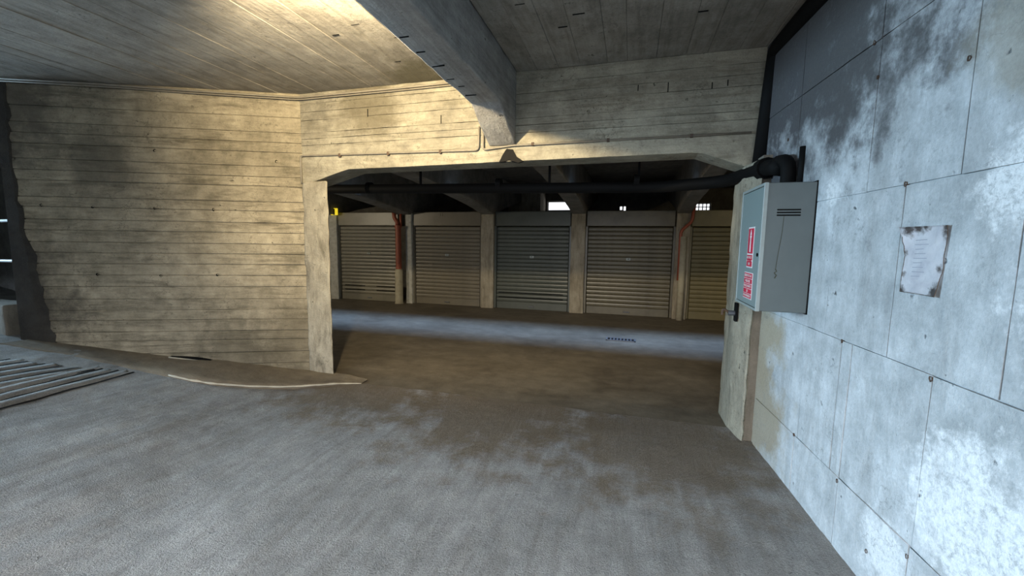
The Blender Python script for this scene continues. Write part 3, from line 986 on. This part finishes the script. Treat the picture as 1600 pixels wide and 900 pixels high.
# ------------------------------------------------------------------ grey wall cabinet
cab = tag(empty('wall_cabinet', (0.79, 2.98, 1.185)), 'grey steel hydrant cabinet with red stickers, mounted on the right wall', 'cabinet')
hgt, dp, wd = 0.81, 0.285, 0.53
bm = BX(0.012, dp, 0, wd, 0, hgt, bev=0.004)
body = build('body', bm, M['steel'], cab)
bm = bmesh.new()
box(bm, -0.004, 0.02, -0.003, 0.016, -0.002, hgt + 0.002, bev=0.002)
box(bm, -0.004, 0.02, wd - 0.016, wd + 0.003, -0.002, hgt + 0.002, bev=0.002)
box(bm, -0.004, 0.02, 0.016, wd - 0.016, -0.002, 0.014, bev=0.002)
box(bm, -0.004, 0.02, 0.016, wd - 0.016, hgt - 0.016, hgt + 0.002, bev=0.002)
build('door_frame', bm, M['edge'], cab)['label'] = 'worn pale frame edge'
door = build('door', BX(0.0, 0.016, 0.019, wd - 0.019, 0.017, hgt - 0.019, bev=0.003), M['steel_door'], cab)
build('lock', tube(bmesh.new(), [(-0.006, 0.05, 0.36), (0.002, 0.05, 0.36)], 0.012, 10), M['void'], door)
for q in range(3):
    z = 0.605 + q * 0.017
    build('louvre', BX(0.075, 0.205, -0.006, 0.003, z, z + 0.008, bev=0.002), M['void'], body)
bm = bmesh.new()
tube(bm, arc([(0.115, -0.004, 0.605), (0.112, -0.007, 0.50), (0.100, -0.006, 0.38), (0.092, -0.006, 0.27)], 0.05), 0.0014, 6)
build('hanging_wire', bm, M['dark_ink'], body)
bm = bmesh.new()
tube(bm, [(0.090, -0.008, 0.275), (0.098, -0.010, 0.26), (0.086, -0.008, 0.25), (0.098, -0.009, 0.235), (0.090, -0.008, 0.215)], 0.0028, 6)
build('wire_knot', bm, M['dark_ink'], body)
build('back_flange', BX(dp - 0.006, dp + 0.004, -0.004, wd, -0.006, hgt + 0.008), M['void'], cab)
# stickers on the door: local frame u runs along -y (reading direction), v up
def sticker(y0, y1, z0, z1):
    return build('sticker', BX(-0.0015, 0.0, y0, y1, z0, z1), M['white'], door)


def on_door(y, z, d=0.0042):
    return Matrix(((0, 0, -1, -d), (-1, 0, 0, y), (0, 1, 0, z), (0, 0, 0, 1)))


# door face looks to -x; reader stands at -x, so reading direction is -y
s1 = sticker(0.155, 0.300, 0.268, 0.545)
s1['label'] = 'red and white sticker with hose nozzle sign'
build('red_field', BX(-0.003, -0.0015, 0.165, 0.290, 0.365, 0.535), M['red'], s1)
build('red_field', BX(-0.003, -0.0015, 0.165, 0.290, 0.320, 0.355), M['red'], s1)
build('red_field', BX(-0.003, -0.0015, 0.165, 0.290, 0.276, 0.312), M['red'], s1)
bm = bmesh.new()
def nz(pts):
    prism(bm, [(0.2275 + a, 0.365 + b) for a, b in pts], 'x', -0.0042, -0.003)
nz([(-0.014, 0.010), (0.014, 0.010), (0.009, 0.108), (-0.009, 0.108)])
nz([(-0.019, 0.108), (0.019, 0.108), (0.019, 0.122), (-0.019, 0.122)])
nz([(-0.015, 0.125), (0.015, 0.125), (0.015, 0.138), (0.004, 0.162), (-0.004, 0.162), (-0.015, 0.138)])
build('nozzle_sign', bm, M['white'], s1)
text('lettering', 'ATTACCO', 0.024, M['white'], s1, on_door(0.2275, 0.3375))
text('lettering', 'AUTOPOMPA', 0.017, M['red'], s1, on_door(0.2275, 0.3165))
text('lettering', 'VVF', 0.028, M['white'], s1, on_door(0.2275, 0.293))
s2 = sticker(0.120, 0.330, 0.055, 0.235)
s2['label'] = 'red and white sticker of five text lines'
for za, zb in ((0.196, 0.230), (0.160, 0.192), (0.126, 0.156), (0.092, 0.122), (0.060, 0.088)):
    build('red_field', BX(-0.003, -0.0015, 0.128, 0.322, za, zb), M['red'], s2)
for tx, sz, zz in (('RISERVATO AI', 0.027, 0.213), ('VIGILI DEL', 0.026, 0.176), ('FUOCO DIVIETO', 0.024, 0.141), ('DI', 0.026, 0.107), ('MANOMISSIONE', 0.023, 0.074)):
    text('lettering', tx, sz, M['white'], s2, on_door(0.225, zz))

# small black bracket on the pier below the cabinet
t = tag(empty('pier_bracket', (0.895, 3.9, 1.03)), 'small black latch bracket on pier just below the grey cabinet', 'bracket')
build('plate', BX(-0.02, 0.0, -0.03, 0.03, -0.07, 0.09, bev=0.003), M['black'], t)
build('stud', tube(bmesh.new(), [(-0.005, 0, 0.0), (-0.07, 0, 0.0)], 0.022, 10), M['iron'], t)
build('hook', tube(bmesh.new(), arc([(-0.06, 0, 0.0), (-0.10, 0, 0.03), (-0.115, 0, 0.02), (-0.115, 0, -0.02)], 0.02), 0.010, 8), M['rust'], t)

# ------------------------------------------------------------------ crumpled tin notice on the right wall
t = tag(empty('wall_notice', (wall_x(2.085), 2.085, 1.552)), 'crumpled tin notice with faded lines and rusty corners, on right wall', 'sign')
t.rotation_euler = (0, 0, math.atan2(0.08, 1.0))
bm = bmesh.new()
nu, nv = 20, 28


def plate(u, v):
    # u along +y (away from the camera), v up, both in -1..1 ; returns local point
    y = u * 0.108
    z = v * 0.138
    lift = 0.012 + 0.004 * noise.noise(Vector((u * 2.2, v * 2.6, 1))) + 0.0025 * noise.noise(Vector((u * 6, v * 6, 4)))
    lift += 0.035 * max(0.0, (u + v - 1.15)) + 0.020 * max(0.0, (-u - v - 1.35)) + 0.022 * max(0, v - 0.75)
    if v < 0.72:
        y = min(y, 0.100)
    return Vector((-lift, y - 0.006 * v, z))


g = [[bm.verts.new(plate(-1 + 2 * i / nu, -1 + 2 * j / nv)) for i in range(nu + 1)] for j in range(nv + 1)]
for j in range(nv):
    for i in range(nu):
        bm.faces.new((g[j][i], g[j + 1][i], g[j + 1][i + 1], g[j][i + 1]))
bmesh.ops.solidify(bm, geom=bm.faces[:], thickness=0.0012)
nt = M['tin'].node_tree
bs = nt.nodes['Principled BSDF']
oc = N(nt, 'ShaderNodeTexCoord').outputs['Object']
nzv = noise_node(nt, oc, 38, 8, 0.7)
acc = None
for c, r in (((-0.02, 0.10, -0.135), 0.022), ((-0.02, -0.095, -0.125), 0.034), ((-0.02, 0.07, 0.135), 0.030), ((-0.02, 0.03, 0.135), 0.026), ((-0.02, -0.01, 0.138), 0.018), ((-0.02, -0.112, 0.105), 0.022), ((-0.02, -0.112, 0.13), 0.02),
             ((-0.02, 0.10, 0.03), 0.014), ((-0.02, 0.10, -0.06), 0.014), ((-0.02, -0.09, -0.03), 0.016)):
    b_ = blob(nt, oc, c, r, nzv, 0.9)
    acc = b_ if acc is None else math_node(nt, 'MAXIMUM', acc, b_)
old = bs.inputs['Base Color'].links[0].from_socket
nt.links.new(mix(nt, math_node(nt, 'MULTIPLY', acc, 0.92), old, (0.075, 0.055, 0.045)), bs.inputs['Base Color'])
nt.links.new(math_node(nt, 'ADD', math_node(nt, 'MULTIPLY', acc, 0.6), 0.28), bs.inputs['Roughness'])
sheet = build('tin_sheet', bm, M['tin'], t, True)


def patch(pts, name, d=0.0022, mat='rust'):
    b2 = bmesh.new()
    prev = []
    for (u, v) in pts:
        p = plate(u, v)
        prev.append(b2.verts.new(p + Vector((-d, 0, 0))))
    b2.faces.new(prev)
    bmesh.ops.solidify(b2, geom=b2.faces[:], thickness=0.0008)
    return build(name, b2, M[mat], sheet)


for q in range(9):
    vv = 0.60 - q * 0.135
    ln = 0.55 + 0.12 * math.sin(q * 2.1)
    patch([(0.42, vv), (0.42 - ln, vv + 0.02), (0.42 - ln, vv + 0.002), (0.42, vv - 0.018)], 'faded_line', 0.0016, 'faint')
bm = bmesh.new()
for (a, b) in (((-1, -1), (1, -1)), ((-1, -1), (-1, 1)), ((1, -1), (1, 0.7))):
    tube(bm, [plate(a[0] + (b[0] - a[0]) * q / 12, a[1] + (b[1] - a[1]) * q / 12) for q in range(13)], 0.0013, 5)
build('rusty_rim', bm, M['rust'], sheet)

# ------------------------------------------------------------------ floor drain in the aisle
t = tag(empty('floor_drain', (-0.10, 7.12, 0.0)), 'small slotted iron drain grate set in the bluish lit aisle floor', 'drain')
fr = BX(-0.24, 0.24, -0.10, -0.075, 0.0, 0.012)
box(fr, -0.24, 0.24, 0.075, 0.10, 0.0, 0.012)
box(fr, -0.24, -0.215, -0.10, 0.10, 0.0, 0.012)
box(fr, 0.215, 0.24, -0.10, 0.10, 0.0, 0.012)
build('frame', fr, M['iron'], t)
build('pit', BX(-0.22, 0.22, -0.08, 0.08, -0.006, 0.003), M['void'], t)
for q in range(7):
    x = -0.165 + q * 0.055
    build('bar', BX(x - 0.011, x + 0.011, -0.078, 0.078, 0.002, 0.012), M['iron'], t)

# small lit yellow sign at the far left of the aisle
t = tag(empty('lit_sign', (-7.66, 9.53, 2.36)), 'small lit yellow sign beside the left column, above first shutter post', 'sign')
build('panel', BX(-0.10, 0.10, -0.02, 0.02, -0.09, 0.09, bev=0.006), M['yellow'], t)
bm = BX(-0.035, 0.03, -0.024, -0.02, -0.05, 0.075)
box(bm, -0.02, 0.03, -0.024, -0.02, -0.085, -0.05)
build('dark_mark', bm, M['dark_ink'], t)
build('bracket', BX(-0.015, 0.015, 0.0, 0.08, -0.02, 0.02), M['black'], t)

# ------------------------------------------------------------------ things beyond the left end of the wall
t = tag(empty('concrete_kerb', (-6.9, 2.75, 0.4)), 'pale concrete kerb block beyond the left end of the wall', 'kerb')
bm = BX(-0.8, 0.34, 0.05, 0.35, -0.2, 0.44)
roughen(bm, 0.1, 0.008, 0.02, 70)
k_ = build('block', bm, M['recess'], t, True)
rl = tag(empty('metal_railing', (-6.9, 2.98, 0.85)), 'pale metal railing on the kerb beyond the left end of wall', 'railing')
for z in (0.45, 0.90):
    build('rail', tube(bmesh.new(), [(-0.9, 0, z), (0.32, 0, z + 0.02)], 0.016, 8), M['rail'], rl)
for x in (-0.7, 0.28):
    build('post', tube(bmesh.new(), [(x, 0, 0.0), (x, 0, 0.95)], 0.014, 8), M['void'], rl)

# ------------------------------------------------------------------ lamps of the place
def lamp(name, loc, label, power, color, direction, radius=0.06):
    t = tag(empty(name, loc), label, 'lamp')
    d = Vector(direction)
    bm = bmesh.new()
    tube(bm, [(0, 0, 0), tuple(d * 0.03)], 0.075, 16)
    if d.z < 0:
        tube(bm, [(0, 0, -0.03), (0, 0, -0.14)], 0.02, 10)
        tube(bm, [(0, 0, -0.135), (0, 0, -0.16)], [0.06, 0.15], 20)
        d = d * 1.0
    build('base', bm, M['black'], t)
    off = 0.16 if d.z < 0 else 0.0
    bm = bmesh.new()
    bmesh.ops.create_uvsphere(bm, u_segments=14, v_segments=8, radius=0.055)
    for v in bm.verts:
        v.co += d * (0.055 + off)
    build('globe', bm, M['lampglass'], t, True)
    ld = bpy.data.lights.new(name + '_light', 'POINT')
    ld.energy = power
    ld.color = color
    ld.shadow_soft_size = radius
    lo = bpy.data.objects.new(name + '_light', ld)
    COL.objects.link(lo)
    lo.parent = t
    lo.location = d * (0.125 + off)
    return t


t = tag(empty('flood_lamp', (-1.85, 1.72, 3.21)), 'small black floodlight hung from the left ceiling beside the big beam', 'lamp')
bm = tube(bmesh.new(), [(0, 0, 0.0), (0, 0, -0.18)], 0.016, 10)
build('stem', bm, M['black'], t)
fl = BX(-0.12, 0.12, -0.07, 0.0, -0.07, 0.07, bev=0.01)
for a, b, c, d in ((-0.13, 0.13, 0.07, 0.085), (-0.13, 0.13, -0.085, -0.07)):
    box(fl, a, b, -0.07, 0.05, c, d)
fl.transform(Matrix.Translation((0, 0, -0.25)) @ Matrix.Rotation(0.3, 4, 'Z'))
build('housing', fl, M['black'], t)
gl = BX(-0.11, 0.11, 0.001, 0.006, -0.06, 0.06)
gl.transform(Matrix.Translation((0, 0, -0.25)) @ Matrix.Rotation(0.3, 4, 'Z'))
build('lens', gl, M['lampglass'], t)
ld = bpy.data.lights.new('flood_light', 'SPOT')
ld.energy = 570
ld.color = (1.0, 0.81, 0.50)
ld.shadow_soft_size = 0.05
ld.spot_size = R(128)
ld.spot_blend = 0.6
lo = bpy.data.objects.new('flood_light', ld)
COL.objects.link(lo)
lo.parent = t
lo.location = (-0.02, 0.07, -0.25)
lo.rotation_euler = Vector((-0.25, 2.3, 0.02)).to_track_quat('-Z', 'Y').to_euler()
lamp('wall_lamp', (-9.35, 4.30, 2.43), 'round lamp on the aisle side of the front wall, far left', 290, (1.0, 0.86, 0.62), (0, 1, 0), 0.06)
lamp('wall_lamp', (3.9, 4.30, 2.6), 'round lamp on the aisle side of the front wall, right', 75, (1.0, 0.84, 0.52), (0, 1, 0), 0.06)
